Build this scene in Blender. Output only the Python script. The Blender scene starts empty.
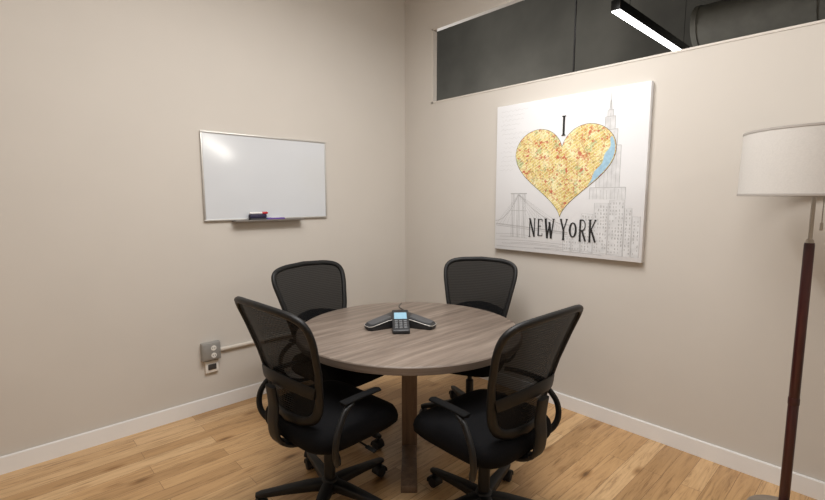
import bpy, bmesh, math, random
from mathutils import Vector, Matrix
scene = bpy.context.scene
COL = scene.collection
R = math.radians
PI = math.pi
random.seed(4)

# ------------------------------------------------------------------ materials
def lin(c):
    c = c / 255.0
    return c / 12.92 if c <= 0.04045 else ((c + 0.055) / 1.055) ** 2.4
def S(r, g, b): return (lin(r), lin(g), lin(b), 1.0)

def mat(name, col, rough=0.5, metal=0.0, spec=0.5, noise=0.0, nscale=40.0, bump=0.0):
    m = bpy.data.materials.new(name); m.use_nodes = True
    nt = m.node_tree; b = nt.nodes['Principled BSDF']
    b.inputs['Base Color'].default_value = col
    b.inputs['Roughness'].default_value = rough
    b.inputs['Metallic'].default_value = metal
    b.inputs['Specular IOR Level'].default_value = spec
    if noise or bump:
        tc = nt.nodes.new('ShaderNodeTexCoord')
        n = nt.nodes.new('ShaderNodeTexNoise'); n.inputs['Scale'].default_value = nscale
        n.inputs['Detail'].default_value = 4
        nt.links.new(tc.outputs['Object'], n.inputs['Vector'])
        if noise:
            r = nt.nodes.new('ShaderNodeValToRGB')
            r.color_ramp.elements[0].position = 0.3; r.color_ramp.elements[1].position = 0.7
            r.color_ramp.elements[0].color = tuple(c * (1 - noise) for c in col[:3]) + (1,)
            r.color_ramp.elements[1].color = tuple(min(1, c * (1 + noise)) for c in col[:3]) + (1,)
            nt.links.new(n.outputs['Fac'], r.inputs['Fac'])
            nt.links.new(r.outputs['Color'], b.inputs['Base Color'])
        if bump:
            bp = nt.nodes.new('ShaderNodeBump'); bp.inputs['Strength'].default_value = bump
            bp.inputs['Distance'].default_value = 0.003
            nt.links.new(n.outputs['Fac'], bp.inputs['Height'])
            nt.links.new(bp.outputs['Normal'], b.inputs['Normal'])
    return m

def emis(name, col, strength):
    m = bpy.data.materials.new(name); m.use_nodes = True
    b = m.node_tree.nodes['Principled BSDF']
    b.inputs['Base Color'].default_value = col
    b.inputs['Emission Color'].default_value = col
    b.inputs['Emission Strength'].default_value = strength
    return m

def mesh_fabric(name, col, see):
    m = bpy.data.materials.new(name); m.use_nodes = True
    nt = m.node_tree; b = nt.nodes['Principled BSDF']
    b.inputs['Base Color'].default_value = col; b.inputs['Roughness'].default_value = 0.8
    b.inputs['Specular IOR Level'].default_value = 0.15
    tr = nt.nodes.new('ShaderNodeBsdfTransparent')
    mx = nt.nodes.new('ShaderNodeMixShader')
    tc = nt.nodes.new('ShaderNodeTexCoord')
    w = nt.nodes.new('ShaderNodeTexWave'); w.wave_type = 'BANDS'; w.bands_direction = 'Z'
    w.inputs['Scale'].default_value = 28; w.inputs['Distortion'].default_value = 0.6
    mr = nt.nodes.new('ShaderNodeMapRange')
    mr.inputs['To Min'].default_value = see * 0.75; mr.inputs['To Max'].default_value = see * 1.25
    nt.links.new(tc.outputs['Object'], w.inputs['Vector'])
    nt.links.new(w.outputs['Fac'], mr.inputs['Value'])
    nt.links.new(mr.outputs['Result'], mx.inputs['Fac'])
    nt.links.new(b.outputs['BSDF'], mx.inputs[1]); nt.links.new(tr.outputs['BSDF'], mx.inputs[2])
    nt.links.new(mx.outputs['Shader'], nt.nodes['Material Output'].inputs['Surface'])
    return m

def ramp(nt, stops):
    r = nt.nodes.new('ShaderNodeValToRGB'); e = r.color_ramp.elements
    e[0].position, e[0].color = stops[0]; e[1].position, e[1].color = stops[-1]
    for p, c in stops[1:-1]:
        x = e.new(p); x.color = c
    return r

def mixc(nt, mode, fac, a, b):
    n = nt.nodes.new('ShaderNodeMix'); n.data_type = 'RGBA'; n.blend_type = mode
    if isinstance(fac, (int, float)): n.inputs[0].default_value = fac
    else: nt.links.new(fac, n.inputs[0])
    for s, i in ((a, 6), (b, 7)):
        if isinstance(s, tuple): n.inputs[i].default_value = s
        else: nt.links.new(s, n.inputs[i])
    return n.outputs[2]

def floor_mat():
    m = bpy.data.materials.new('oak_planks'); m.use_nodes = True
    nt = m.node_tree; b = nt.nodes['Principled BSDF']; L = nt.links.new
    tc = nt.nodes.new('ShaderNodeTexCoord')
    br = nt.nodes.new('ShaderNodeTexBrick')
    br.offset = 0.37; br.offset_frequency = 2
    br.inputs['Scale'].default_value = 1.0
    br.inputs['Brick Width'].default_value = 1.0
    br.inputs['Row Height'].default_value = 0.095
    br.inputs['Mortar Size'].default_value = 0.0011
    br.inputs['Mortar Smooth'].default_value = 0.3
    br.inputs['Color1'].default_value = (0, 0, 0, 1); br.inputs['Color2'].default_value = (1, 1, 1, 1)
    br.inputs['Mortar'].default_value = (0.5, 0.5, 0.5, 1)
    L(tc.outputs['Object'], br.inputs['Vector'])
    plank = ramp(nt, [(0.0, S(172, 137, 96)), (0.35, S(190, 153, 109)), (0.65, S(198, 162, 118)), (1.0, S(211, 178, 136))])
    L(br.outputs['Color'], plank.inputs['Fac'])
    mp = nt.nodes.new('ShaderNodeMapping'); mp.inputs['Scale'].default_value = (1.7, 22, 1)
    L(tc.outputs['Object'], mp.inputs['Vector'])
    add = nt.nodes.new('ShaderNodeVectorMath'); add.operation = 'MULTIPLY_ADD'
    L(br.outputs['Color'], add.inputs[0]); add.inputs[1].default_value = (9, 5, 7)
    L(mp.outputs['Vector'], add.inputs[2])
    n1 = nt.nodes.new('ShaderNodeTexNoise'); n1.inputs['Scale'].default_value = 1.6
    n1.inputs['Detail'].default_value = 8; n1.inputs['Roughness'].default_value = 0.70; n1.inputs['Distortion'].default_value = 1.6
    L(add.outputs[0], n1.inputs['Vector'])
    g = ramp(nt, [(0.31, (0.40, 0.34, 0.28, 1)), (0.47, (0.86, 0.83, 0.79, 1)), (0.70, (1.08, 1.08, 1.08, 1))])
    L(n1.outputs['Fac'], g.inputs['Fac'])
    c1 = mixc(nt, 'MULTIPLY', 0.95, plank.outputs['Color'], g.outputs['Color'])
    mk = nt.nodes.new('ShaderNodeMapping'); mk.inputs['Scale'].default_value = (2.8, 8.0, 1)
    L(tc.outputs['Object'], mk.inputs['Vector'])
    vo = nt.nodes.new('ShaderNodeTexVoronoi'); vo.inputs['Scale'].default_value = 0.95
    L(mk.outputs['Vector'], vo.inputs['Vector'])
    kr = ramp(nt, [(0.04, (0.20, 0.14, 0.09, 1)), (0.11, (0.62, 0.53, 0.43, 1)), (0.21, (1, 1, 1, 1))])
    L(vo.outputs['Distance'], kr.inputs['Fac'])
    c2 = mixc(nt, 'MULTIPLY', 0.85, c1, kr.outputs['Color'])
    c3 = mixc(nt, 'MIX', br.outputs['Fac'], c2, S(106, 76, 48))
    L(c3, b.inputs['Base Color'])
    b.inputs['Roughness'].default_value = 0.33
    b.inputs['Specular IOR Level'].default_value = 0.42
    bp = nt.nodes.new('ShaderNodeBump'); bp.inputs['Strength'].default_value = 0.25; bp.inputs['Distance'].default_value = 0.002
    bp.invert = True
    L(br.outputs['Fac'], bp.inputs['Height']); L(bp.outputs['Normal'], b.inputs['Normal'])
    return m

def wood_mat(name, dark, mid, light, scale=(2.2, 34, 34), rough=0.4, rz=0):
    m = bpy.data.materials.new(name); m.use_nodes = True
    nt = m.node_tree; b = nt.nodes['Principled BSDF']; L = nt.links.new
    tc = nt.nodes.new('ShaderNodeTexCoord')
    mp = nt.nodes.new('ShaderNodeMapping'); mp.inputs['Scale'].default_value = scale
    mp.inputs['Rotation'].default_value = (0, 0, rz)
    L(tc.outputs['Object'], mp.inputs['Vector'])
    n = nt.nodes.new('ShaderNodeTexNoise'); n.inputs['Scale'].default_value = 1.0
    n.inputs['Detail'].default_value = 7; n.inputs['Roughness'].default_value = 0.65; n.inputs['Distortion'].default_value = 0.5
    L(mp.outputs['Vector'], n.inputs['Vector'])
    r = ramp(nt, [(0.28, dark), (0.5, mid), (0.72, light)])
    L(n.outputs['Fac'], r.inputs['Fac'])
    L(r.outputs['Color'], b.inputs['Base Color'])
    b.inputs['Roughness'].default_value = rough
    return m

def map_mat():
    """printed street map: pale yellow ground, fine street grids, red and green districts"""
    m = bpy.data.materials.new('street_map_print'); m.use_nodes = True
    nt = m.node_tree; b = nt.nodes['Principled BSDF']; L = nt.links.new
    tc = nt.nodes.new('ShaderNodeTexCoord')
    sx = nt.nodes.new('ShaderNodeSeparateXYZ'); L(tc.outputs['Object'], sx.inputs[0])
    cb = nt.nodes.new('ShaderNodeCombineXYZ'); L(sx.outputs['Y'], cb.inputs['X']); L(sx.outputs['Z'], cb.inputs['Y'])
    def noise(scale, off, detail=4, rough=0.6):
        mp = nt.nodes.new('ShaderNodeMapping'); mp.inputs['Location'].default_value = off
        n = nt.nodes.new('ShaderNodeTexNoise'); n.inputs['Scale'].default_value = scale
        n.inputs['Detail'].default_value = detail; n.inputs['Roughness'].default_value = rough
        L(cb.outputs[0], mp.inputs['Vector']); L(mp.outputs['Vector'], n.inputs['Vector']); return n.outputs['Fac']
    ground = ramp(nt, [(0.35, S(204, 180, 104)), (0.5, S(219, 202, 132)), (0.65, S(228, 218, 168))])
    L(noise(11, (1, 2, 0)), ground.inputs['Fac'])
    c = ground.outputs['Color']
    def grid(rot, bw, rh, ms, col, fac):
        nonlocal c
        mp = nt.nodes.new('ShaderNodeMapping'); mp.inputs['Rotation'].default_value = (0, 0, rot)
        L(cb.outputs[0], mp.inputs['Vector'])
        br = nt.nodes.new('ShaderNodeTexBrick'); br.inputs['Scale'].default_value = 1.0
        br.inputs['Brick Width'].default_value = bw; br.inputs['Row Height'].default_value = rh
        br.inputs['Mortar Size'].default_value = ms; br.offset = 0.2
        br.inputs['Color1'].default_value = (0, 0, 0, 1); br.inputs['Color2'].default_value = (0, 0, 0, 1); br.inputs['Mortar'].default_value = (fac, fac, fac, 1)
        L(mp.outputs['Vector'], br.inputs['Vector'])
        c = mixc(nt, 'MIX', br.outputs['Color'], c, col)
    for sc, off, t0, col, k in ((16, (7, 3, 0), 0.58, S(208, 142, 86), 0.6), (38, (6, 1, 0), 0.56, S(190, 166, 88), 0.6), (13, (4, 4, 0), 0.57, S(156, 170, 116), 0.75)):
        rr = ramp(nt, [(t0, (0, 0, 0, 1)), (t0 + 0.03, (k, k, k, 1))]); L(noise(sc, off, 5, 0.68), rr.inputs['Fac'])
        c = mixc(nt, 'MIX', rr.outputs['Color'], c, col)
    grid(R(32), 0.042, 0.019, 0.0020, S(248, 242, 218), 0.5)
    for sc, off, t0, col, k in ((20, (2, 9, 0), 0.575, S(184, 66, 50), 0.85), (48, (3, 2, 0), 0.58, S(186, 76, 60), 0.8), (46, (8, 8, 0), 0.60, S(92, 82, 62), 0.75)):
        rr = ramp(nt, [(t0, (0, 0, 0, 1)), (t0 + 0.03, (k, k, k, 1))]); L(noise(sc, off, 5, 0.68), rr.inputs['Fac'])
        c = mixc(nt, 'MIX', rr.outputs['Color'], c, col)
    v3 = nt.nodes.new('ShaderNodeTexVoronoi'); v3.feature = 'DISTANCE_TO_EDGE'; v3.inputs['Scale'].default_value = 9
    L(cb.outputs[0], v3.inputs['Vector'])
    r4 = ramp(nt, [(0.010, (0.5, 0.5, 0.5, 1)), (0.022, (0, 0, 0, 1))]); L(v3.outputs['Distance'], r4.inputs['Fac'])
    c = mixc(nt, 'MIX', r4.outputs['Color'], c, S(180, 130, 84))
    L(c, b.inputs['Base Color']); b.inputs['Roughness'].default_value = 0.7
    return m

M = {}
M['wall'] = mat('wall_paint', S(201, 195, 187), 0.85, spec=0.2, noise=0.012, nscale=3.0, bump=0.04)
M['ceil'] = mat('ceiling_paint', S(225, 223, 220), 0.9)
M['floor'] = floor_mat()
M['base'] = mat('baseboard_white', S(232, 231, 230), 0.45, noise=0.01, nscale=8)
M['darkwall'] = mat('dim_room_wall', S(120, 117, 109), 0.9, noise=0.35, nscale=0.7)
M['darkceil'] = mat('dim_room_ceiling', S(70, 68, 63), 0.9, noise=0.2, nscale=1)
M['trim'] = mat('window_trim', S(205, 198, 189), 0.6)
M['mull'] = mat('dark_joint', S(22, 21, 20), 0.4)
M['table'] = wood_mat('grey_brown_wood', S(86, 75, 67), S(119, 106, 96), S(144, 131, 120), (1.8, 30, 30), 0.36)
M['edge'] = wood_mat('grey_brown_edge', S(86, 75, 67), S(110, 97, 87), S(126, 113, 103), (3, 3, 60), 0.45)
M['leg'] = wood_mat('leg_wood', S(92, 72, 57), S(115, 93, 75), S(132, 109, 89), (30, 30, 3), 0.45)
M['foot'] = wood_mat('foot_wood', S(84, 66, 52), S(106, 86, 69), S(122, 100, 82), (30, 30, 3), 0.5)
M['plastic'] = mat('black_plastic', S(16, 16, 17), 0.5, spec=0.35, noise=0.1, nscale=120)
M['pad'] = mat('black_arm_pad', S(14, 14, 15), 0.8, spec=0.12, noise=0.1, nscale=120)
M['fabric'] = mat('black_fabric', S(14, 14, 16), 0.9, spec=0.12, noise=0.25, nscale=240, bump=0.2)
M['mesh'] = mesh_fabric('black_mesh', S(16, 16, 17), 0.075)
M['rubber'] = mat('caster_rubber', S(24, 24, 26), 0.55, noise=0.1, nscale=90)
M['alu'] = mat('aluminium', S(196, 194, 190), 0.4, metal=0.6, noise=0.03, nscale=60)
M['board'] = mat('whiteboard_enamel', S(204, 207, 211), 0.13, noise=0.006, nscale=5)
M['tray'] = mat('tray_grey', S(112, 106, 100), 0.5, noise=0.05, nscale=50)
M['canvas'] = mat('canvas_white', S(219, 219, 221), 0.8, noise=0.012, nscale=200, bump=0.1)
M['line'] = mat('sketch_grey', S(172, 171, 171), 0.8, noise=0.12, nscale=30)
M['line2'] = mat('sketch_pale', S(198, 198, 198), 0.8, noise=0.05, nscale=60)
M['wash'] = mat('sketch_wash', S(206, 206, 207), 0.8, noise=0.10, nscale=22)
M['ink'] = mat('black_ink', S(26, 24, 24), 0.7, noise=0.1, nscale=60)
M['map'] = map_mat()
M['river'] = mat('map_river', S(154, 188, 208), 0.7, noise=0.12, nscale=50)
M['shade'] = mat('shade_linen', S(197, 193, 188), 0.9, spec=0.1, noise=0.03, nscale=150, bump=0.15)
M['shadetrim'] = mat('shade_trim', S(164, 158, 152), 0.8, noise=0.02, nscale=150)
M['mahogany'] = wood_mat('mahogany', S(40, 17, 18), S(58, 24, 24), S(76, 35, 32), (26, 26, 2), 0.28)
M['nickel'] = mat('brushed_nickel', S(170, 162, 152), 0.32, metal=0.9, noise=0.04, nscale=60)
M['charcoal'] = mat('phone_charcoal', S(38, 39, 42), 0.4, noise=0.08, nscale=80)
M['grille'] = mat('speaker_grille', S(78, 79, 82), 0.5, metal=0.2, noise=0.25, nscale=420)
M['screen'] = emis('phone_screen', S(128, 166, 186), 0.15)
M['key'] = mat('phone_keys', S(104, 106, 109), 0.5, noise=0.05, nscale=90)
M['cord'] = mat('grey_cord', S(92, 88, 84), 0.6, noise=0.05, nscale=60)
M['boxgrey'] = mat('outlet_box_grey', S(150, 148, 144), 0.45, metal=0.2, noise=0.04, nscale=40)
M['boxwhite'] = mat('outlet_white', S(226, 223, 217), 0.4, noise=0.02, nscale=40)
M['slot'] = mat('outlet_slot', S(60, 58, 56), 0.5, noise=0.05, nscale=40)
M['conduit'] = mat('raceway_cream', S(206, 199, 189), 0.5, noise=0.02, nscale=40)
M['eraser'] = mat('eraser_navy', S(36, 32, 62), 0.6, noise=0.1, nscale=80)
M['felt'] = mat('eraser_felt', S(58, 56, 60), 0.95, noise=0.2, nscale=160)
M['red'] = mat('marker_red', S(180, 32, 40), 0.4, noise=0.05, nscale=80)
M['purple'] = mat('marker_purple', S(92, 62, 140), 0.4, noise=0.05, nscale=80)
M['blue'] = mat('marker_blue', S(40, 66, 150), 0.4, noise=0.05, nscale=80)
M['markerwhite'] = mat('marker_white', S(224, 222, 220), 0.4, noise=0.03, nscale=80)
M['duct'] = mat('duct_metal', S(150, 147, 138), 0.6, metal=0.0, noise=0.08, nscale=10)
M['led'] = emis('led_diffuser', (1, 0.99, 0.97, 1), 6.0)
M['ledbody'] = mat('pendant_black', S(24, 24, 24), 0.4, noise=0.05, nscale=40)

# ------------------------------------------------------------------ mesh helpers
def finish(name, bm, m, parent=None, ang=38, kind=None, loc=None):
    bmesh.ops.recalc_face_normals(bm, faces=bm.faces[:])
    me = bpy.data.meshes.new(name); bm.to_mesh(me); bm.free()
    for p in me.polygons: p.use_smooth = True
    try: me.set_sharp_from_angle(angle=R(ang))
    except Exception: pass
    me.materials.append(m)
    o = bpy.data.objects.new(name, me); COL.objects.link(o)
    if parent: o.parent = parent
    if kind: o['kind'] = kind
    if loc: o.location = loc
    return o

def thing(name, label, cat, loc=(0, 0, 0), rz=0.0, group=None):
    o = bpy.data.objects.new(name, None); COL.objects.link(o)
    o.empty_display_size = 0.05
    o.location = loc; o.rotation_euler = (0, 0, rz)
    o['label'] = label; o['category'] = cat
    if group: o['group'] = group
    return o

def tag(o, label, cat, group=None):
    o['label'] = label; o['category'] = cat
    if group: o['group'] = group
    return o

def box(bm, a, b, bev=0.0, seg=2):
    a = Vector(a); b = Vector(b); c = (a + b) / 2; d = b - a
    r = bmesh.ops.create_cube(bm, size=1.0, matrix=Matrix.Translation(c) @ Matrix.Diagonal((abs(d.x), abs(d.y), abs(d.z), 1)))
    if bev:
        es = set()
        for v in r['verts']:
            for e in v.link_edges: es.add(e)
        bmesh.ops.bevel(bm, geom=list(es), offset=bev, segments=seg, affect='EDGES', profile=0.5)

def smooth_path(pts, n=6, closed=False):
    P = [Vector(p) for p in pts]; out = []
    N = len(P)
    rng = N if closed else N - 1
    for i in range(rng):
        p0 = P[(i - 1) % N] if (closed or i > 0) else P[0]
        p1 = P[i]; p2 = P[(i + 1) % N]
        p3 = P[(i + 2) % N] if (closed or i + 2 < N) else P[-1]
        for k in range(n):
            t = k / n
            out.append(0.5 * ((2 * p1) + (-p0 + p2) * t + (2 * p0 - 5 * p1 + 4 * p2 - p3) * t * t + (-p0 + 3 * p1 - 3 * p2 + p3) * t ** 3))
    if not closed: out.append(P[-1])
    return out

def sweep(bm, pts, rx, ry, n=10, closed=False, up=(0, 0, 1), ex=2.0):
    P = [Vector(p) for p in pts]; N = len(P); rings = []
    for i in range(N):
        if closed: t = P[(i + 1) % N] - P[i - 1]
        else: t = P[min(i + 1, N - 1)] - P[max(i - 1, 0)]
        t.normalize()
        u = Vector(up[i]) if isinstance(up, list) else Vector(up)
        s = t.cross(u)
        if s.length < 1e-4: s = t.cross(Vector((1, 0, 0)))
        s.normalize(); w = s.cross(t).normalized()
        a = rx[i] if isinstance(rx, list) else rx
        b = ry[i] if isinstance(ry, list) else ry
        ring = []
        for k in range(n):
            th = 2 * PI * (k + 0.5) / n
            c, si = math.cos(th), math.sin(th)
            ring.append(bm.verts.new(P[i] + s * a * math.copysign(abs(c) ** (2 / ex), c) + w * b * math.copysign(abs(si) ** (2 / ex), si)))
        rings.append(ring)
    for i in range(N if closed else N - 1):
        A, B = rings[i], rings[(i + 1) % N]
        for k in range(n):
            bm.faces.new((A[k], A[(k + 1) % n], B[(k + 1) % n], B[k]))
    if not closed:
        bm.faces.new(rings[0]); bm.faces.new(rings[-1])

def lathe(bm, prof, n=32, c=(0, 0), cap0=True, cap1=True):
    rings = []
    for r, z in prof:
        rings.append([bm.verts.new((c[0] + r * math.cos(2 * PI * k / n), c[1] + r * math.sin(2 * PI * k / n), z)) for k in range(n)])
    for A, B in zip(rings, rings[1:]):
        for k in range(n): bm.faces.new((A[k], A[(k + 1) % n], B[(k + 1) % n], B[k]))
    if cap0: bm.faces.new(rings[0])
    if cap1: bm.faces.new(rings[-1])

def cyl(bm, p0, p1, r, n=16):
    p0, p1 = Vector(p0), Vector(p1)
    d = (p1 - p0).normalized()
    up = (0, 0, 1) if abs(d.z) < 0.9 else (1, 0, 0)
    sweep(bm, [p0, p1], r, r, n, up=up)

def NB(): return bmesh.new()

# ------------------------------------------------------------------ room shell (corner at origin; left wall y=0, right wall x=0)
X0, Y0, H = -4.5, -4.7, 3.5
WT = 0.12
WR = 0.045
bm = NB(); box(bm, (X0 - WT, Y0 - WT, -0.1), (WR, WT, 0)); finish('floor', bm, M['floor'], kind='structure')
bm = NB(); box(bm, (X0 - WT, Y0 - WT, H), (WR, WT, H + 0.1)); finish('ceiling', bm, M['ceil'], kind='structure')
bm = NB(); box(bm, (X0 - WT, 0, 0), (0, WT, H)); finish('wall_left', bm, M['wall'], kind='structure')
WY0, WY1, WZ0, WZ1 = -4.2, -0.345, 2.312, 2.93
bm = NB()
box(bm, (0, Y0, 0), (WR, WT, WZ0)); box(bm, (0, Y0, WZ1), (WR, WT, H))
box(bm, (0, WY1, WZ0), (WR, WT, WZ1)); box(bm, (0, Y0, WZ0), (WR, WY0, WZ1))
finish('wall_right', bm, M['wall'], kind='structure')
bm = NB(); box(bm, (X0 - WT, Y0, 0), (X0, 0, H)); finish('wall_back', bm, M['wall'], kind='structure')
bm = NB(); box(bm, (X0 - WT, Y0 - WT, 0), (WR, Y0, H)); finish('wall_front', bm, M['wall'], kind='structure')

def baseboard(name, a, b):
    bm = NB()
    box(bm, a, b)
    bmesh.ops.bevel(bm, geom=[e for e in bm.edges if all(v.co.z > 0.05 for v in e.verts)], offset=0.004, segments=2, affect='EDGES')
    finish(name, bm, M['base'], kind='structure')
baseboard('baseboard_left', (X0, -0.015, 0), (-0.015, 0, 0.098))
baseboard('baseboard_right', (-0.015, Y0, 0), (0, 0, 0.098))

# transom window
win = bpy.data.objects.new('window_1', None); COL.objects.link(win); win['kind'] = 'structure'
win.location = (0, (WY0 + WY1) / 2, WZ0)
def wl(x, y, z): return (x - win.location.x, y - win.location.y, z - win.location.z)
bm = NB(); f = 0.018
box(bm, wl(-0.003, WY1 - f, WZ0), wl(WR, WY1, WZ1)); box(bm, wl(-0.003, WY0, WZ0), wl(WR, WY0 + f, WZ1))
box(bm, wl(-0.003, WY0, WZ0), wl(WR, WY1, WZ0 + 0.012)); box(bm, wl(-0.003, WY0, WZ1 - 0.012), wl(WR, WY1, WZ1))
finish('window_frame', bm, M['trim'], win)
for my in (-1.656, -2.95):
    bm = NB(); box(bm, wl(0.015, my - 0.004, WZ0 + 0.012), wl(0.027, my + 0.004, WZ1 - 0.012)); finish('glass_joint', bm, M['mull'], win)

# dim room beyond the transom window
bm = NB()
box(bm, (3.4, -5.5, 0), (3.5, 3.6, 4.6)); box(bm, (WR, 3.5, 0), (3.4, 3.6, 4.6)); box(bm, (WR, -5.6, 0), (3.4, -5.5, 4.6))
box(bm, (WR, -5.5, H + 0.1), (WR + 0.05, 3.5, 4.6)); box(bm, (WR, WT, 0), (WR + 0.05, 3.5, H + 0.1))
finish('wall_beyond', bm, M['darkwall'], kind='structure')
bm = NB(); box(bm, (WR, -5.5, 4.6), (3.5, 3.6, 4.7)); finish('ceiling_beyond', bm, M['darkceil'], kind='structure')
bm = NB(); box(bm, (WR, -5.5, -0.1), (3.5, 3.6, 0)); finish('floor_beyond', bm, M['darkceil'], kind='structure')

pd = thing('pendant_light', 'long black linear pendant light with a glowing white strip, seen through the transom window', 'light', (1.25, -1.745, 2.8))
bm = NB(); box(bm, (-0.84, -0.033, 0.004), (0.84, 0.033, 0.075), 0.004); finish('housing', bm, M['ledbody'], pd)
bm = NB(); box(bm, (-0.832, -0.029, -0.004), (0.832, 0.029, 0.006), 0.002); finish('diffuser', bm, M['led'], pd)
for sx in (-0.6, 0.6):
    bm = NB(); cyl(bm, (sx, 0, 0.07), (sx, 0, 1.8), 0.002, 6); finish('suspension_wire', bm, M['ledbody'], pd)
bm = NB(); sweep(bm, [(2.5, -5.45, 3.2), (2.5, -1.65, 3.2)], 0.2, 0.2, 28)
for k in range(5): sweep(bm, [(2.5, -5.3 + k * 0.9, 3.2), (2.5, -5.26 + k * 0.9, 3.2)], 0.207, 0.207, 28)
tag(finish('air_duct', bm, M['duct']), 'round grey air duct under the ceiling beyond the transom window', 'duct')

# ------------------------------------------------------------------ office chair (faces local +X)
def chair_back_pt(s, t):
    hw = 0.155 + 0.132 * max(0.0, t) ** 0.8 - 0.006 * max(0.0, t) ** 4
    y = s * hw
    z = 0.535 + t * 0.49 + 0.024 * t * (1 - s * s)
    x = -0.225 - 0.125 * t + 0.022 * math.sin(t * PI) + 0.05 * s * s
    return Vector((x, y, z))
def back_boundary(n=80, k=1.0, ex=7.5):
    out = []
    for i in range(n):
        th = 2 * PI * i / n
        c, s = math.cos(th), math.sin(th)
        a = math.copysign(abs(c) ** (2 / ex), c) * k
        b = 0.5 + 0.5 * math.copysign(abs(s) ** (2 / ex), s) * k
        out.append((a, b))
    return out

def make_chair(label, loc, rz, star):
    t = thing('office_chair', label, 'chair', loc, rz, 'office chairs around the round table')
    bm = NB(); lathe(bm, [(0.03, 0.072), (0.046, 0.078), (0.046, 0.118), (0.036, 0.138), (0.028, 0.143)], 24); finish('base_hub', bm, M['plastic'], t)
    for k in range(5):
        a = star + 2 * PI * k / 5
        d = Vector((math.cos(a), math.sin(a), 0))
        pts = [d * r + Vector((0, 0, z)) for r, z in ((0.03, 0.108), (0.10, 0.107), (0.2, 0.098), (0.32, 0.084), (0.345, 0.081))]
        bm = NB(); sweep(bm, pts, [0.03, 0.028, 0.023, 0.018, 0.013], [0.025, 0.023, 0.018, 0.014, 0.01], 12, ex=4); finish('base_leg', bm, M['plastic'], t)
        c = d * 0.33; q = Vector((-d.y, d.x, 0)); cc = c - d * 0.006
        bm = NB(); cyl(bm, (c.x, c.y, 0.05), (c.x, c.y, 0.08), 0.008, 10)
        arc = [cc + Vector((0, 0, 0.028)) + d * (0.031 * math.cos(u)) + Vector((0, 0, 0.031 * math.sin(u))) for u in [R(-10 + 20 * i) for i in range(11)]]
        sweep(bm, arc, 0.027, 0.0035, 8, up=[(p - cc - Vector((0, 0, 0.028))) for p in arc], ex=4)
        cs = finish('caster', bm, M['plastic'], t)
        bm = NB()
        for s_ in (-1, 1):
            p = cc + Vector((0, 0, 0.027)) + q * (0.013 * s_)
            sweep(bm, [p - q * 0.010, p - q * 0.008, p + q * 0.008, p + q * 0.010], [0.023, 0.027, 0.027, 0.023], [0.023, 0.027, 0.027, 0.023], 20)
        finish('caster_wheel', bm, M['rubber'], cs)
    bm = NB(); lathe(bm, [(0.027, 0.13), (0.027, 0.27), (0.022, 0.275), (0.016, 0.278), (0.016, 0.39)], 20); finish('gas_cylinder', bm, M['plastic'], t)
    bm = NB(); box(bm, (-0.15, -0.09, 0.365), (0.12, 0.09, 0.42), 0.012); finish('tilt_mechanism', bm, M['plastic'], t)
    bm = NB(); sweep(bm, smooth_path([(0.03, -0.08, 0.385), (0.035, -0.17, 0.38), (0.04, -0.245, 0.372)], 4), 0.005, 0.005, 8); sweep(bm, [(0.038, -0.225, 0.374), (0.042, -0.275, 0.369)], 0.012, 0.005, 10, ex=3)
    finish('height_lever', bm, M['plastic'], t)
    # seat cushion
    bm = NB(); n = 56
    lay = [(0.42, 0.55), (0.42, 0.88), (0.424, 0.95), (0.44, 0.99), (0.466, 1.0), (0.488, 0.98), (0.502, 0.93), (0.508, 0.83), (0.509, 0.6), (0.506, 0.3)]
    rings = []
    for z, k in lay:
        ring = []
        for i in range(n):
            th = 2 * PI * i / n; c, s = math.cos(th), math.sin(th)
            x = 0.02 + 0.262 * math.copysign(abs(c) ** 0.45, c) * k; y = 0.255 * math.copysign(abs(s) ** 0.45, s) * k
            zz = z - 0.028 * max(0, (x - 0.13) / 0.14) ** 2 * (1 if z > 0.43 else 0.4) + (0.01 * (y / 0.25) ** 2 if z > 0.498 else 0)
            ring.append(bm.verts.new((x, y, zz)))
        rings.append(ring)
    for A, B in zip(rings, rings[1:]):
        for i in range(n): bm.faces.new((A[i], A[(i + 1) % n], B[(i + 1) % n], B[i]))
    bm.faces.new(rings[0]); bm.faces.new(rings[-1])
    finish('seat', bm, M['fabric'], t, 60)
    # back: frame + mesh + lumbar band + spine
    bd = back_boundary()
    pts = [chair_back_pt(a, b) for a, b in bd]
    nor = []
    for a, b in bd:
        e = 0.01; b_ = min(max(b, 0.02), 0.98)
        du = chair_back_pt(a + e, b_) - chair_back_pt(a - e, b_); dv = chair_back_pt(a, b_ + e) - chair_back_pt(a, b_ - e)
        nor.append(du.cross(dv).normalized())
    rx = [0.015 + 0.009 * max(0, 0.4 - b) / 0.4 for a, b in bd]
    bm = NB(); sweep(bm, pts, rx, 0.012, 10, closed=True, up=nor, ex=3); finish('back_frame', bm, M['plastic'], t, 60)
    bm = NB(); rings = []
    ks = [1.0, 0.88, 0.74, 0.58, 0.4, 0.2]
    for k in ks: rings.append([bm.verts.new(chair_back_pt(a, b)) for a, b in back_boundary(80, k)])
    for A, B in zip(rings, rings[1:]):
        for i in range(80): bm.faces.new((A[i], A[(i + 1) % 80], B[(i + 1) % 80], B[i]))
    bm.faces.new(rings[-1]); finish('back_mesh', bm, M['mesh'], t, 80)
    bm = NB()
    pl = [chair_back_pt(-0.96 + 1.92 * i / 16, 0.31 + 0.06 * math.cos((-1 + 2 * i / 16) * PI / 2)) + Vector((-0.014 - 0.012 * math.cos((-1 + i / 8) * PI / 2), 0, 0)) for i in range(17)]
    sweep(bm, pl, 0.028, 0.006, 10, up=(1, 0, 0), ex=3); finish('lumbar_support', bm, M['plastic'], t, 60)
    bm = NB()
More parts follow.
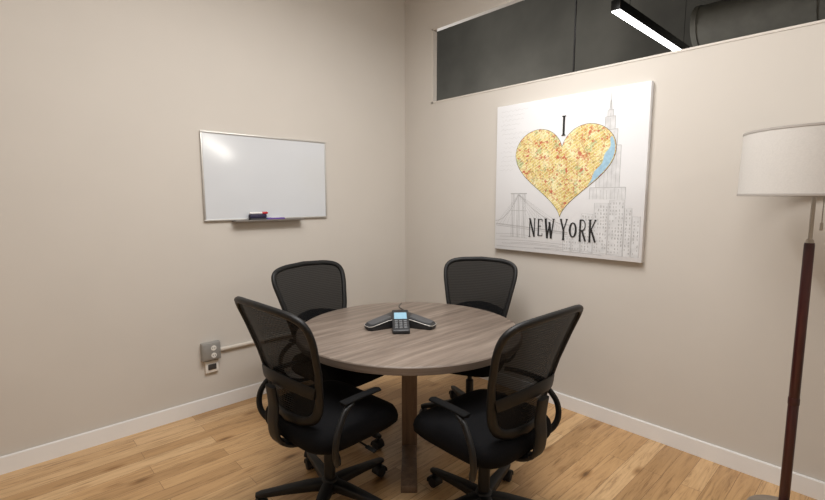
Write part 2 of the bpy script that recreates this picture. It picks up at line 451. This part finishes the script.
    ps = smooth_path([(-0.10, 0, 0.395), (-0.2, 0, 0.398), (-0.272, 0, 0.44), (-0.29, 0, 0.52), (-0.285, 0, 0.60), (-0.296, 0, 0.69)], 5)
    sweep(bm, ps, [0.045 - 0.012 * i / len(ps) for i in range(len(ps))], 0.011, 12, up=[(-1, 0, 1)] * len(ps), ex=3.5)
    finish('back_spine', bm, M['plastic'], t, 60)
    # arms: curved loops carrying slim pads
    for s_ in (-1, 1):
        pa = smooth_path([(-0.06, 0.08 * s_, 0.39), (-0.11, 0.20 * s_, 0.378), (-0.16, 0.268 * s_, 0.395), (-0.19, 0.296 * s_, 0.46), (-0.18, 0.298 * s_, 0.54), (-0.125, 0.28 * s_, 0.61), (-0.08, 0.268 * s_, 0.633)], 6)
        ups = [Vector((0, 0, 1)) if abs((pa[min(i + 1, len(pa) - 1)] - pa[max(i - 1, 0)]).normalized().z) < 0.55 else Vector((0, s_, 0)) for i in range(len(pa))]
        bm = NB(); sweep(bm, pa, 0.014, 0.009, 12, up=ups, ex=3)
        finish('arm_support', bm, M['plastic'], t, 60)
        bm = NB()
        pp = [(-0.125, 0.262 * s_, 0.640), (-0.118, 0.262 * s_, 0.641), (-0.05, 0.262 * s_, 0.644), (0.03, 0.259 * s_, 0.643), (0.075, 0.253 * s_, 0.639), (0.085, 0.251 * s_, 0.638)]
        sweep(bm, smooth_path(pp, 4), [0.008 + 0.013 * min(1, min(i, 20 - i) / 3) for i in range(21)], 0.008, 14, ex=2.4)
        finish('armrest', bm, M['pad'], t, 60)
    return t

def dup(root, label, loc, rz, sc):
    r = root.copy(); COL.objects.link(r); r.location = loc; r.rotation_euler = (0, 0, rz); r['label'] = label; r.scale = sc
    for ch in list(root.children):
        c = ch.copy(); COL.objects.link(c); c.parent = r
        for g in ch.children:
            d = g.copy(); COL.objects.link(d); d.parent = c
    return r

c0 = make_chair('black mesh-back swivel chair at the left front of the table, seen from behind', (-1.805, -1.44, 0), R(3), 0.0)
dup(c0, 'black mesh-back swivel chair at the right front of the table, seen from behind', (-1.335, -2.015, 0), R(89), (1, 1.03, 1))
dup(c0, 'black mesh-back swivel chair tucked behind the table below the whiteboard', (-1.365, -0.89, 0), R(-83), (1, 1.03, 1.01))
dup(c0, 'black mesh-back swivel chair tucked behind the table below the heart canvas', (-0.625, -1.335, 0), R(207), (1, 0.95, 1.005))
c0.scale = (1, 1.05, 1.01)

# ------------------------------------------------------------------ round table
TX, TY, TR = -1.182, -1.338, 0.64
tb = thing('round_table', 'round conference table with grey-brown wood grain top and wooden pedestal', 'table', (TX, TY, 0))
bm = NB(); lathe(bm, [(TR - 0.004, 0.712), (TR - 0.002, 0.714), (TR - 0.002, 0.746), (TR - 0.006, 0.75)], 96); finish('tabletop', bm, M['table'], tb)
bm = NB(); lathe(bm, [(TR - 0.001, 0.711), (TR + 0.001, 0.713), (TR + 0.001, 0.745), (TR - 0.002, 0.7485)], 96, cap0=False, cap1=False); finish('edge_band', bm, M['edge'], tb)
bm = NB(); box(bm, (-0.045, -0.045, 0.0), (0.045, 0.045, 0.70), 0.004)
bmesh.ops.rotate(bm, verts=bm.verts[:], cent=(0, 0, 0), matrix=Matrix.Rotation(R(46.9), 3, 'Z')); finish('pedestal', bm, M['leg'], tb)
for k in range(4):
    a = R(46.9 + 90 * k)
    mrot = Matrix.Rotation(a, 3, 'Z')
    if k in (0, 2):
        bm = NB(); box(bm, (0.045, -0.042, 0.0), (0.42, 0.042, 0.05), 0.005)
        for v in bm.verts:
            if v.co.x > 0.15 and v.co.z > 0.03: v.co.z -= 0.012
        bmesh.ops.rotate(bm, verts=bm.verts[:], cent=(0, 0, 0), matrix=mrot); finish('foot', bm, M['foot'], tb)
    bm = NB(); box(bm, (0.045, -0.03, 0.665), (0.30, 0.03, 0.711), 0.004)
    bmesh.ops.rotate(bm, verts=bm.verts[:], cent=(0, 0, 0), matrix=mrot); finish('top_rail', bm, M['leg'], tb)

# ------------------------------------------------------------------ conference phone (front = local +X)
ph = thing('conference_phone', 'dark three-armed conference phone with small lit screen in the middle of the table', 'phone', (-1.188, -1.262, 0.75), math.atan2(-0.75, -0.66) + R(2))
def pz(r): return 0.074 - 0.235 * max(0, r - 0.03)
def phone_outline(k=1.0):
    out = []
    for j in range(3):
        a0 = PI + (0, R(118), R(-118))[j]
        L_ = 0.72 if j == 0 else 1.0
        d = Vector((math.cos(a0), math.sin(a0), 0)); q = Vector((-d.y, d.x, 0))
        for r, w in ((0.10, -0.048), (0.16, -0.046), (0.205, -0.042), (0.218, -0.029), (0.221, 0.0), (0.218, 0.029), (0.205, 0.042), (0.16, 0.046), (0.10, 0.048)):
            out.append(d * (r * k * L_) + q * (w * k))
        am = a0 + PI / 3
        out.append(Vector((math.cos(am), math.sin(am), 0)) * 0.072 * k)
    return out
bm = NB(); rings = []
O1 = phone_outline(1.0); O0 = phone_outline(0.96)
rings.append([bm.verts.new((p.x, p.y, 0.001)) for p in O0])
rings.append([bm.verts.new((p.x, p.y, 0.007)) for p in O1])
rings.append([bm.verts.new((p.x, p.y, pz(p.length) - 0.006)) for p in O1])
rings.append([bm.verts.new((p.x, p.y, pz(p.length))) for p in O0])
rings.append([bm.verts.new((p.x, p.y, pz(p.length) + 0.001)) for p in phone_outline(0.6)])
rings.append([bm.verts.new((p.x, p.y, pz(p.length) + 0.001)) for p in phone_outline(0.25)])
n = len(O1)
for A, B in zip(rings, rings[1:]):
    for i in range(n): bm.faces.new((A[i], A[(i + 1) % n], B[(i + 1) % n], B[i]))
bm.faces.new(rings[0]); bm.faces.new(rings[-1]); finish('phone_body', bm, M['charcoal'], ph)
bm = NB(); sweep(bm, [Vector((p.x, p.y, pz(p.length) - 0.007)) for p in phone_outline(1.003)], 0.0022, 0.0022, 6, closed=True); finish('silver_edge', bm, M['alu'], ph)
for k in range(3):
    a0 = PI + (0, R(118), R(-118))[k]
    L_ = 0.72 if k == 0 else 1.0
    d = Vector((math.cos(a0), math.sin(a0), 0)); q = Vector((-d.y, d.x, 0))
    bm = NB(); V = []
    for r, w in ((0.078, 0.033), (0.083, 0.037), (0.13, 0.037), (0.18, 0.035), (0.2, 0.030), (0.206, 0.021)):
        V.append([bm.verts.new(d * r * L_ + q * (w * s) + Vector((0, 0, pz(math.hypot(r * L_, w * s)) + (0.0035 if abs(s) < 1 else 0.0)))) for s in (-1, -0.93, 0, 0.93, 1)])
    for A, B in zip(V, V[1:]):
        for i in range(4): bm.faces.new((A[i], A[i + 1], B[i + 1], B[i]))
    finish('speaker_grille', bm, M['grille'], ph)
bm = NB(); box(bm, (-0.005, -0.048, 0.001), (0.2, 0.048, 0.04), 0.006)
for v in bm.verts:
    if v.co.z > 0.02: v.co.z += 0.048 - 0.33 * v.co.x
con = finish('console', bm, M['charcoal'], ph)
def cz(x): return 0.088 - 0.33 * x
def slab(bm, x0, x1, y0, y1, h):
    vs = []
    for z in (-0.002, h):
        for x, y in ((x0, y0), (x1, y0), (x1, y1), (x0, y1)): vs.append(bm.verts.new((x, y, cz(x) + z)))
    for f_ in ((0, 1, 2, 3), (4, 5, 6, 7), (0, 1, 5, 4), (1, 2, 6, 5), (2, 3, 7, 6), (3, 0, 4, 7)): bm.faces.new([vs[i] for i in f_])
bm = NB(); slab(bm, 0.03, 0.092, -0.036, 0.036, 0.0015); finish('screen', bm, M['screen'], con)
bm = NB()
for i in range(4):
    for j in range(3): slab(bm, 0.108 + i * 0.020, 0.119 + i * 0.020, -0.034 + j * 0.0255, -0.017 + j * 0.0255, 0.003)
finish('keypad', bm, M['key'], con)
bm = NB(); sweep(bm, smooth_path([(-0.157, 0.0, 0.012), (-0.2, 0.02, 0.006), (-0.3, 0.045, 0.004), (-0.42, 0.01, 0.004), (-0.53, 0.03, 0.004)], 6), 0.0035, 0.0035, 8); finish('phone_cord', bm, M['cord'], ph)

# ------------------------------------------------------------------ whiteboard
wb = thing('whiteboard', 'white dry-erase board in a thin metal frame on the left wall', 'whiteboard', (-1.365, 0, 1.335))
W2, HH = 0.484, 0.604
bm = NB(); box(bm, (-W2 + 0.008, -0.014, 0.008), (W2 - 0.008, -0.002, HH - 0.008)); finish('board_panel', bm, M['board'], wb)
bm = NB()
for a, b in (((-W2, -0.019, 0), (W2, 0, 0.011)), ((-W2, -0.019, HH - 0.011), (W2, 0, HH)), ((-W2, -0.019, 0.011), (-W2 + 0.011, 0, HH - 0.011)), ((W2 - 0.011, -0.019, 0.011), (W2, 0, HH - 0.011))):
    box(bm, a, b, 0.002)
finish('board_frame', bm, M['alu'], wb)
bm = NB(); box(bm, (-0.295, -0.068, -0.010), (0.245, -0.001, -0.004), 0.002); box(bm, (-0.295, -0.071, -0.010), (0.245, -0.066, 0.002), 0.002)
finish('pen_tray', bm, M['tray'], wb)
TZ = 1.331
er = thing('board_eraser', 'navy whiteboard eraser on the pen tray with a red marker lying on top', 'eraser', (-1.485, -0.043, TZ))
bm = NB(); box(bm, (-0.06, -0.018, 0.0), (0.06, 0.018, 0.018), 0.003); finish('felt_pad', bm, M['felt'], er)
bm = NB(); box(bm, (-0.062, -0.02, 0.018), (0.062, 0.02, 0.045), 0.006); finish('eraser_body', bm, M['eraser'], er)
def marker(label, x, y, z, m, body, flip):
    t = thing('marker_pen', label, 'marker', (x, y, z), 0 if not flip else PI, 'markers on the pen tray')
    bm = NB(); sweep(bm, [(-0.07, 0, 0.0085), (-0.068, 0, 0.0085), (0.03, 0, 0.0085)], [0.006, 0.0085, 0.0085], [0.006, 0.0085, 0.0085], 14); finish('barrel', bm, body, t)
    bm = NB(); sweep(bm, [(0.022, 0, 0.0085), (0.024, 0, 0.0085), (0.062, 0, 0.0085), (0.066, 0, 0.0085)], [0.0085, 0.0092, 0.0088, 0.006], [0.0085, 0.0092, 0.0088, 0.006], 14); finish('cap', bm, m, t)
marker('red-capped white marker lying on top of the navy eraser', -1.475, -0.043, TZ + 0.0448, M['red'], M['markerwhite'], False)
marker('blue-capped white marker behind the purple one on the pen tray', -1.352, -0.032, TZ, M['blue'], M['markerwhite'], True)
marker('purple marker right of the navy eraser on the pen tray', -1.345, -0.054, TZ, M['purple'], M['purple'], False)

# ------------------------------------------------------------------ canvas print (local: -y is right in the picture)
cv = thing('canvas_print', 'square white canvas print with a map heart and NEW YORK lettering on the right wall', 'picture', (0, -1.63, 1.10))
CW, CH, CT = 0.55, 1.075, 0.036
bm = NB(); box(bm, (-CT, -CW, 0), (-0.0002, CW, CH), 0.003); finish('canvas', bm, M['canvas'], cv)
def P(p, q, e=0.0008): return Vector((-CT - e, -p, q))
def strip(bm, pts, w, e=0.0008):
    P2 = [Vector((a, b)) for a, b in pts]; N = len(P2); L_, R_ = [], []
    for i in range(N):
        d = (P2[min(i + 1, N - 1)] - P2[max(i - 1, 0)]).normalized(); nn = Vector((-d.y, d.x))
        ww = w[i] if isinstance(w, list) else w
        a = P2[i] + nn * ww / 2; b = P2[i] - nn * ww / 2
        L_.append(bm.verts.new(P(a.x, a.y, e))); R_.append(bm.verts.new(P(b.x, b.y, e)))
    for i in range(N - 1): bm.faces.new((L_[i], L_[i + 1], R_[i + 1], R_[i]))
def flat(name, bm, m): return finish(name, bm, m, cv)
rnd = random.Random(11)
cx = 0.318
tiers = [(0.018, 0.90, 0.94), (0.032, 0.82, 0.90), (0.05, 0.72, 0.82), (0.075, 0.46, 0.72), (0.115, 0.385, 0.46)]
blocks = ((0.09, 0.15, 0.20), (0.155, 0.235, 0.29), (0.24, 0.33, 0.36), (0.335, 0.43, 0.38), (0.435, 0.48, 0.33), (0.485, 0.53, 0.28), (0.03, 0.085, 0.13))
bm = NB()
for hw, z0, z1 in tiers: strip(bm, [(cx, z0 + 0.001), (cx, z1)], hw * 2, 0.0003)
for x0, x1, z1 in blocks: strip(bm, [((x0 + x1) / 2, 0.03), ((x0 + x1) / 2, z1)], x1 - x0, 0.0003)
flat('skyline_wash', bm, M['wash'])
bm = NB()
strip(bm, [(cx, 0.94), (cx, 1.045)], [0.007, 0.002])
strip(bm, [(cx - 0.008, 0.94), (cx - 0.003, 1.0)], 0.003); strip(bm, [(cx + 0.008, 0.94), (cx + 0.003, 1.0)], 0.003)
def wob(a): return a + rnd.uniform(-0.003, 0.003)
le = [0.0006]
def line(pts, w):
    le[0] += 0.0000006            # every stroke a hair above the last, so none coincide
    strip(bm, pts, w, le[0])
for hw, z0, z1 in tiers:
    line([(cx - hw, z0), (cx - hw, z1)], 0.0032); line([(cx + hw, z0), (cx + hw, z1)], 0.0032); line([(cx - hw, z1), (cx + hw, z1)], 0.0032)
    nv = max(2, int(hw / 0.011))
    for i in range(1, nv):
        xx = cx - hw + 2 * hw * i / nv; line([(wob(xx), z0), (wob(xx), z1 - rnd.uniform(0, .02))], 0.002)
for x0, x1, z1 in blocks:
    line([(x0, 0.03), (wob(x0), z1), (wob(x1), wob(z1)), (x1, 0.03)], 0.0026)
    nx = int((x1 - x0) / 0.016); zz = 0.045
    while zz < z1 - 0.015:
        for i in range(nx):
            xx = x0 + (i + 0.5) * (x1 - x0) / nx
            if rnd.random() < 0.8: line([(wob(xx), zz), (wob(xx), zz + rnd.uniform(0.008, 0.016))], rnd.uniform(0.004, 0.008))
        zz += 0.022
for x0, x1 in ((-0.40, -0.375), (-0.352, -0.328), (-0.305, -0.28)): line([(x0, 0.1), (x0, 0.42), (x1, 0.42), (x1, 0.1)], 0.003)
for x0, x1 in ((-0.395, -0.38), (-0.347, -0.333), (-0.30, -0.285)): line([((x0 + x1) / 2, 0.1), ((x0 + x1) / 2, 0.42)], 0.005)
line([(-0.41, 0.425), (-0.27, 0.425)], 0.007)
line([(-0.41, 0.30), (-0.27, 0.30)], 0.003)
for xe in (-0.54, -0.51, -0.48, -0.44, -0.24, -0.2, -0.16, -0.12, -0.08, -0.04, 0.0, 0.04): line([(-0.34, 0.42), (xe, 0.19)], 0.0013)
line([(-0.34 + i * 0.035, 0.42 - 0.21 * (1 - (1 - i / 12) ** 2)) for i in range(13)], 0.0032)
line([(-0.34 - i * 0.017, 0.42 - 0.2 * (1 - (1 - i / 12) ** 2)) for i in range(13)], 0.0032)
for i in range(18):
    xx = -0.24 + i * 0.018; line([(xx, 0.17), (xx, 0.17 + 0.16 * max(0.1, 1 - (i + 3) / 19))], 0.0012)
for q in (0.185, 0.195, 0.2): line([(-0.54, q), (0.06, q - 0.04)], 0.0028)
for q, a, b in ((0.12, -0.54, -0.25), (0.1, -0.5, -0.26), (0.075, -0.54, 0.05), (0.06, -0.4, 0.0), (0.05, -0.48, 0.1), (0.035, -0.2, 0.4), (0.025, -0.53, 0.3)): line([(a, q), ((a + b) / 2, q + 0.006), (b, q)], 0.002)
flat('skyline_sketch', bm, M['line'])
bm = NB()
for i in range(14):
    q = 1.03 - i * 0.033; p0 = -0.52 + random.uniform(0, .05); nn = 22
    strip(bm, [(p0 + j * 0.011, q + 0.006 * math.sin(j * 1.9 + i) + 0.003 * math.sin(j * 4.7)) for j in range(nn - (i % 5) * 2 - (4 if i > 6 else 0))], 0.0016, 0.0006)
flat('script_lines', bm, M['line2'])
def heart(t, k=1.0):
    x = 16 * math.sin(t) ** 3; y = 13 * math.cos(t) - 5 * math.cos(2 * t) - 2 * math.cos(3 * t) - math.cos(4 * t)
    return (-0.004 + 0.367 * x / 16 * k, 0.264 + 0.606 * ((y * k + 17) / 28.9))
bm = NB(); hv = [bm.verts.new(P(*heart(2 * PI * i / 120), 0.0022)) for i in range(120)]
bm.faces.new(hv); bmesh.ops.triangulate(bm, faces=bm.faces[:]); flat('heart_map', bm, M['map'])
bm = NB(); strip(bm, [heart(2 * PI * i / 120) for i in range(121)], 0.005, 0.0018); flat('heart_outline', bm, M['ink'])
bm = NB()
i0, i1 = 26, 43
def inn(i):
    f_ = (i - i0) / (i1 - 1 - i0); w_ = 0.058 * math.sin(PI * f_) ** 0.8 + 0.008 * math.sin(f_ * 19)
    o = heart(2 * PI * i / 120, 0.985); return (o[0] - w_ * 0.85, o[1] + w_ * 0.35)
for a, b in zip(range(i0, i1 - 1), range(i0 + 1, i1)):
    oa, ob_ = heart(2 * PI * a / 120, 0.985), heart(2 * PI * b / 120, 0.985)
    bm.faces.new([bm.verts.new(P(*z, 0.0027)) for z in (oa, ob_, inn(b), inn(a))])
flat('river_area', bm, M['river'])
def arcpts(cx_, cy_, rx_, ry_, a0, a1, n_=14): return [(cx_ + rx_ * math.cos(R(a0 + (a1 - a0) * i / n_)), cy_ + ry_ * math.sin(R(a0 + (a1 - a0) * i / n_))) for i in range(n_ + 1)]
TH, TN = 0.25, 0.13
LET = {
    'N': [([(0.15, 0), (0.15, 1)], TN), ([(0.15, 1), (0.85, 0)], TH), ([(0.85, 0), (0.85, 1)], TN), ([(0, 0), (0.3, 0)], .06), ([(0, 1), (0.25, 1)], .06), ([(0.7, 1), (1, 1)], .06)],
    'E': [([(0.2, 0), (0.2, 1)], TH), ([(0.05, 1), (0.85, 1)], .06), ([(0.05, 0), (0.9, 0)], .06), ([(0.2, 0.58), (0.7, 0.58)], .06), ([(0.85, 1), (0.85, .86)], .11), ([(0.9, 0), (0.9, .15)], .11)],
    'W': [([(0.08, 1), (0.3, 0)], TH * .9), ([(0.3, 0), (0.52, 0.8)], TN), ([(0.5, .85), (0.72, 0)], TH * .9), ([(0.72, 0), (0.95, 1)], TN), ([(-.05, 1), (0.25, 1)], .06), ([(0.82, 1), (1.07, 1)], .06)],
    'Y': [([(0.08, 1), (0.5, 0.45)], TH), ([(0.92, 1), (0.5, 0.45)], TN), ([(0.5, 0.5), (0.5, 0)], TH), ([(-.05, 1), (0.25, 1)], .06), ([(0.78, 1), (1.05, 1)], .06), ([(0.32, 0), (0.68, 0)], .06)],
    'O': [(arcpts(.5, .5, .4, .5, 0, 360, 32), [TN + 0.14 * abs(math.cos(R(360 * i / 32))) for i in range(33)])],
    'R': [([(0.2, 0), (0.2, 1)], TH), ([(0.1, 1)] + arcpts(.45, .75, .4, .25, 90, -90) + [(0.2, .5)], TN), ([(0.45, 0.5), (0.92, 0)], TH), ([(0.05, 0), (0.36, 0)], .06)],
    'K': [([(0.2, 0), (0.2, 1)], TH), ([(0.88, 1), (0.25, .48)], TN), ([(0.36, .56), (0.92, 0)], TH), ([(0.05, 0), (0.36, 0)], .06), ([(0.05, 1), (0.36, 1)], .06), ([(0.74, 1), (1, 1)], .06)],
    'I': [([(0.5, 0), (0.5, 1)], 0.38), ([(0.15, 1), (0.85, 1)], .07), ([(0.15, 0), (0.85, 0)], .07)],
}
def letter(ch, p, q, w, h, e=0.0035):
    bm = NB()
    for j, (pts, wd) in enumerate(LET[ch]):
        horiz = len(pts) == 2 and pts[0][1] == pts[1][1]
        ww = [x * w for x in wd] if isinstance(wd, list) else (wd * h * 0.75 if horiz else wd * w)
        strip(bm, [(p + a * w, q + b * h) for a, b in pts], ww, e + j * 0.0001)
    flat('letter', bm, M['ink'])
letter('I', -0.016, 0.815, 0.040, 0.125)
pos = -0.245
quirk = {0: (0, -.006), 1: (0.012, -.02), 2: (-0.004, 0.0), 4: (-.006, .004), 5: (0.018, -0.042), 6: (-.006, .004), 7: (-0.008, .008)}
for i, ch in enumerate('NEW YORK'):
    if ch == ' ': pos += 0.032; continue
    w_ = {'W': 0.072, 'N': 0.056, 'E': 0.045, 'O': 0.054}.get(ch, 0.053)
    letter(ch, pos, 0.114 + quirk[i][0], w_, 0.136 + quirk[i][1]); pos += w_ + 0.0145

# ------------------------------------------------------------------ floor lamp
fl = thing('floor_lamp', 'floor lamp with white drum shade and dark red wooden pole by the right wall', 'lamp', (-0.30, -2.975, 0))
bm = NB(); lathe(bm, [(0.135, 0.0), (0.14, 0.004), (0.14, 0.016), (0.132, 0.022), (0.06, 0.028), (0.032, 0.034), (0.026, 0.05), (0.026, 0.075)], 48); finish('lamp_base', bm, M['nickel'], fl)
bm = NB(); lathe(bm, [(0.019, 0.075), (0.0205, 0.08), (0.0205, 0.555), (0.019, 0.56)], 24); lathe(bm, [(0.019, 0.585), (0.0205, 0.59), (0.0195, 1.29), (0.018, 1.3)], 24); finish('pole', bm, M['mahogany'], fl)
bm = NB(); lathe(bm, [(0.021, 0.555), (0.0222, 0.56), (0.0222, 0.585), (0.021, 0.59)], 24); finish('joint_ring', bm, M['mahogany'], fl)
bm = NB(); lathe(bm, [(0.016, 1.295), (0.014, 1.312), (0.008, 1.318), (0.008, 1.54), (0.018, 1.545), (0.018, 1.62), (0.006, 1.625), (0.006, 1.76)], 20); finish('upper_rod', bm, M['nickel'], fl)
bm = NB(); lathe(bm, [(0.275, 1.505), (0.269, 1.785), (0.266, 1.785), (0.272, 1.505), (0.275, 1.505)], 72, cap0=False, cap1=False); bmesh.ops.remove_doubles(bm, verts=bm.verts[:], dist=1e-5)
sh = finish('lamp_shade', bm, M['shade'], fl)
bm = NB()
for z, r in ((1.509, 0.2752), (1.780, 0.2695)): lathe(bm, [(r, z - 0.005), (r + 0.0015, z - 0.004), (r + 0.0015, z + 0.005), (r, z + 0.006)], 72, cap0=False, cap1=False)
finish('shade_trim', bm, M['shadetrim'], sh)
bm = NB()
for k in range(3):
    a = 2 * PI * k / 3; cyl(bm, (0, 0, 1.755), (0.267 * math.cos(a), 0.267 * math.sin(a), 1.772), 0.002, 6)
finish('shade_spider', bm, M['nickel'], sh)
bm = NB()
px, py = 0.015, -0.032
cyl(bm, (px, py, 1.385), (px, py, 1.56), 0.0015, 6)
for i in range(24): bmesh.ops.create_icosphere(bm, subdivisions=1, radius=0.003, matrix=Matrix.Translation((px, py, 1.39 + i * 0.007)))
cyl(bm, (px, py, 1.355), (px, py, 1.388), 0.006, 8); cyl(bm, (0, 0, 1.558), (px, py, 1.56), 0.002, 6)
finish('pull_chain', bm, M['nickel'], fl)

# ------------------------------------------------------------------ wall outlet boxes and raceway
ob = thing('outlet_box', 'grey surface-mounted outlet box on the left wall above the baseboard', 'outlet', (-1.856, 0, 0.37))
bm = NB(); box(bm, (-0.062, -0.045, 0), (0.062, 0, 0.125), 0.006); finish('box_body', bm, M['boxgrey'], ob)
bm = NB(); box(bm, (-0.054, -0.049, 0.008), (0.054, -0.044, 0.117), 0.003); fp = finish('cover_plate', bm, M['boxgrey'], ob)
for q in (0.036, 0.088):
    bm = NB(); lathe(bm, [(0.018, 0), (0.018, 0.004)], 20)
    bmesh.ops.rotate(bm, verts=bm.verts[:], cent=(0, 0, 0), matrix=Matrix.Rotation(R(90), 3, 'X')); bmesh.ops.translate(bm, verts=bm.verts[:], vec=(0.012, -0.048, q)); finish('socket', bm, M['boxwhite'], fp)
    bm = NB()
    for sx in (0.005, 0.019): box(bm, (sx - 0.0015, -0.0535, q - 0.005), (sx + 0.0015, -0.051, q + 0.006))
    finish('socket_slots', bm, M['slot'], fp)
o2 = thing('wall_socket', 'small white socket plate with dark rim just below the grey outlet box', 'outlet', (-1.85, 0, 0.275))
bm = NB(); box(bm, (-0.045, -0.02, 0), (0.045, 0, 0.085), 0.004); finish('socket_plate', bm, M['boxwhite'], o2)
bm = NB(); box(bm, (-0.028, -0.026, 0.022), (0.028, -0.019, 0.062), 0.004); finish('socket_face', bm, M['slot'], o2)
bm = NB(); sweep(bm, [(-1.793, -0.012, 0.425), (-0.012, -0.012, 0.425)], 0.011, 0.012, 12, ex=3)
tag(finish('wall_raceway', bm, M['conduit']), 'cream cable raceway running along the left wall from the grey outlet box', 'raceway')

# ------------------------------------------------------------------ lights
def area(name, loc, rot, sx, sy, power, col=(1, 0.984, 0.962)):
    l = bpy.data.lights.new(name, 'AREA'); l.shape = 'RECTANGLE'; l.size = sx; l.size_y = sy; l.energy = power; l.color = col
    o = bpy.data.objects.new(name, l); COL.objects.link(o); o.location = loc; o.rotation_euler = rot
    return o
area('ceiling_fill_light', (-2.1, -2.2, 3.42), (0, 0, 0), 1.9, 1.9, 80)  # added soft fill under the ceiling, no actual panel fixture
area('table_linear_light', (-1.2, -1.75, 2.95), (0, 0, 0), 1.2, 0.12, 27)
glare_dir = Vector((-1.8, 0, 1.85)) - Vector((-0.27, -4.02, 2.26))
al = area('board_glare_light', (-0.27, -4.02, 2.26), (0, 0, 0), 0.5, 0.08, 6.0, (1, 0.96, 0.88))  # unseen helper, added only for the glare streak on the whiteboard
al.rotation_euler = (glare_dir.to_track_quat('-Z', 'Y').to_matrix() @ Matrix.Rotation(R(-35), 3, 'Z')).to_euler()
pl_ = bpy.data.lights.new('dim_room_fill', 'POINT'); pl_.energy = 190; pl_.shadow_soft_size = 0.3  # added fill without a fixture, lifts the room beyond to dark grey
po = bpy.data.objects.new('dim_room_fill', pl_); COL.objects.link(po); po.location = (1.5, 1.2, 1.5)

w = bpy.data.worlds.new('world'); w.use_nodes = True; scene.world = w
w.node_tree.nodes['Background'].inputs['Color'].default_value = (0.5, 0.5, 0.5, 1); w.node_tree.nodes['Background'].inputs['Strength'].default_value = 0.2

# ------------------------------------------------------------------ camera
cam = bpy.data.cameras.new('camera'); co = bpy.data.objects.new('camera', cam); COL.objects.link(co)
cam.sensor_width = 36; cam.lens = 458 / 825 * 36; cam.clip_start = 0.02
co.location = (-2.942, -3.245, 1.5); co.rotation_euler = (R(90 - 6.6), 0, R(-43.1))
scene.camera = co
scene.view_settings.view_transform = 'Standard'
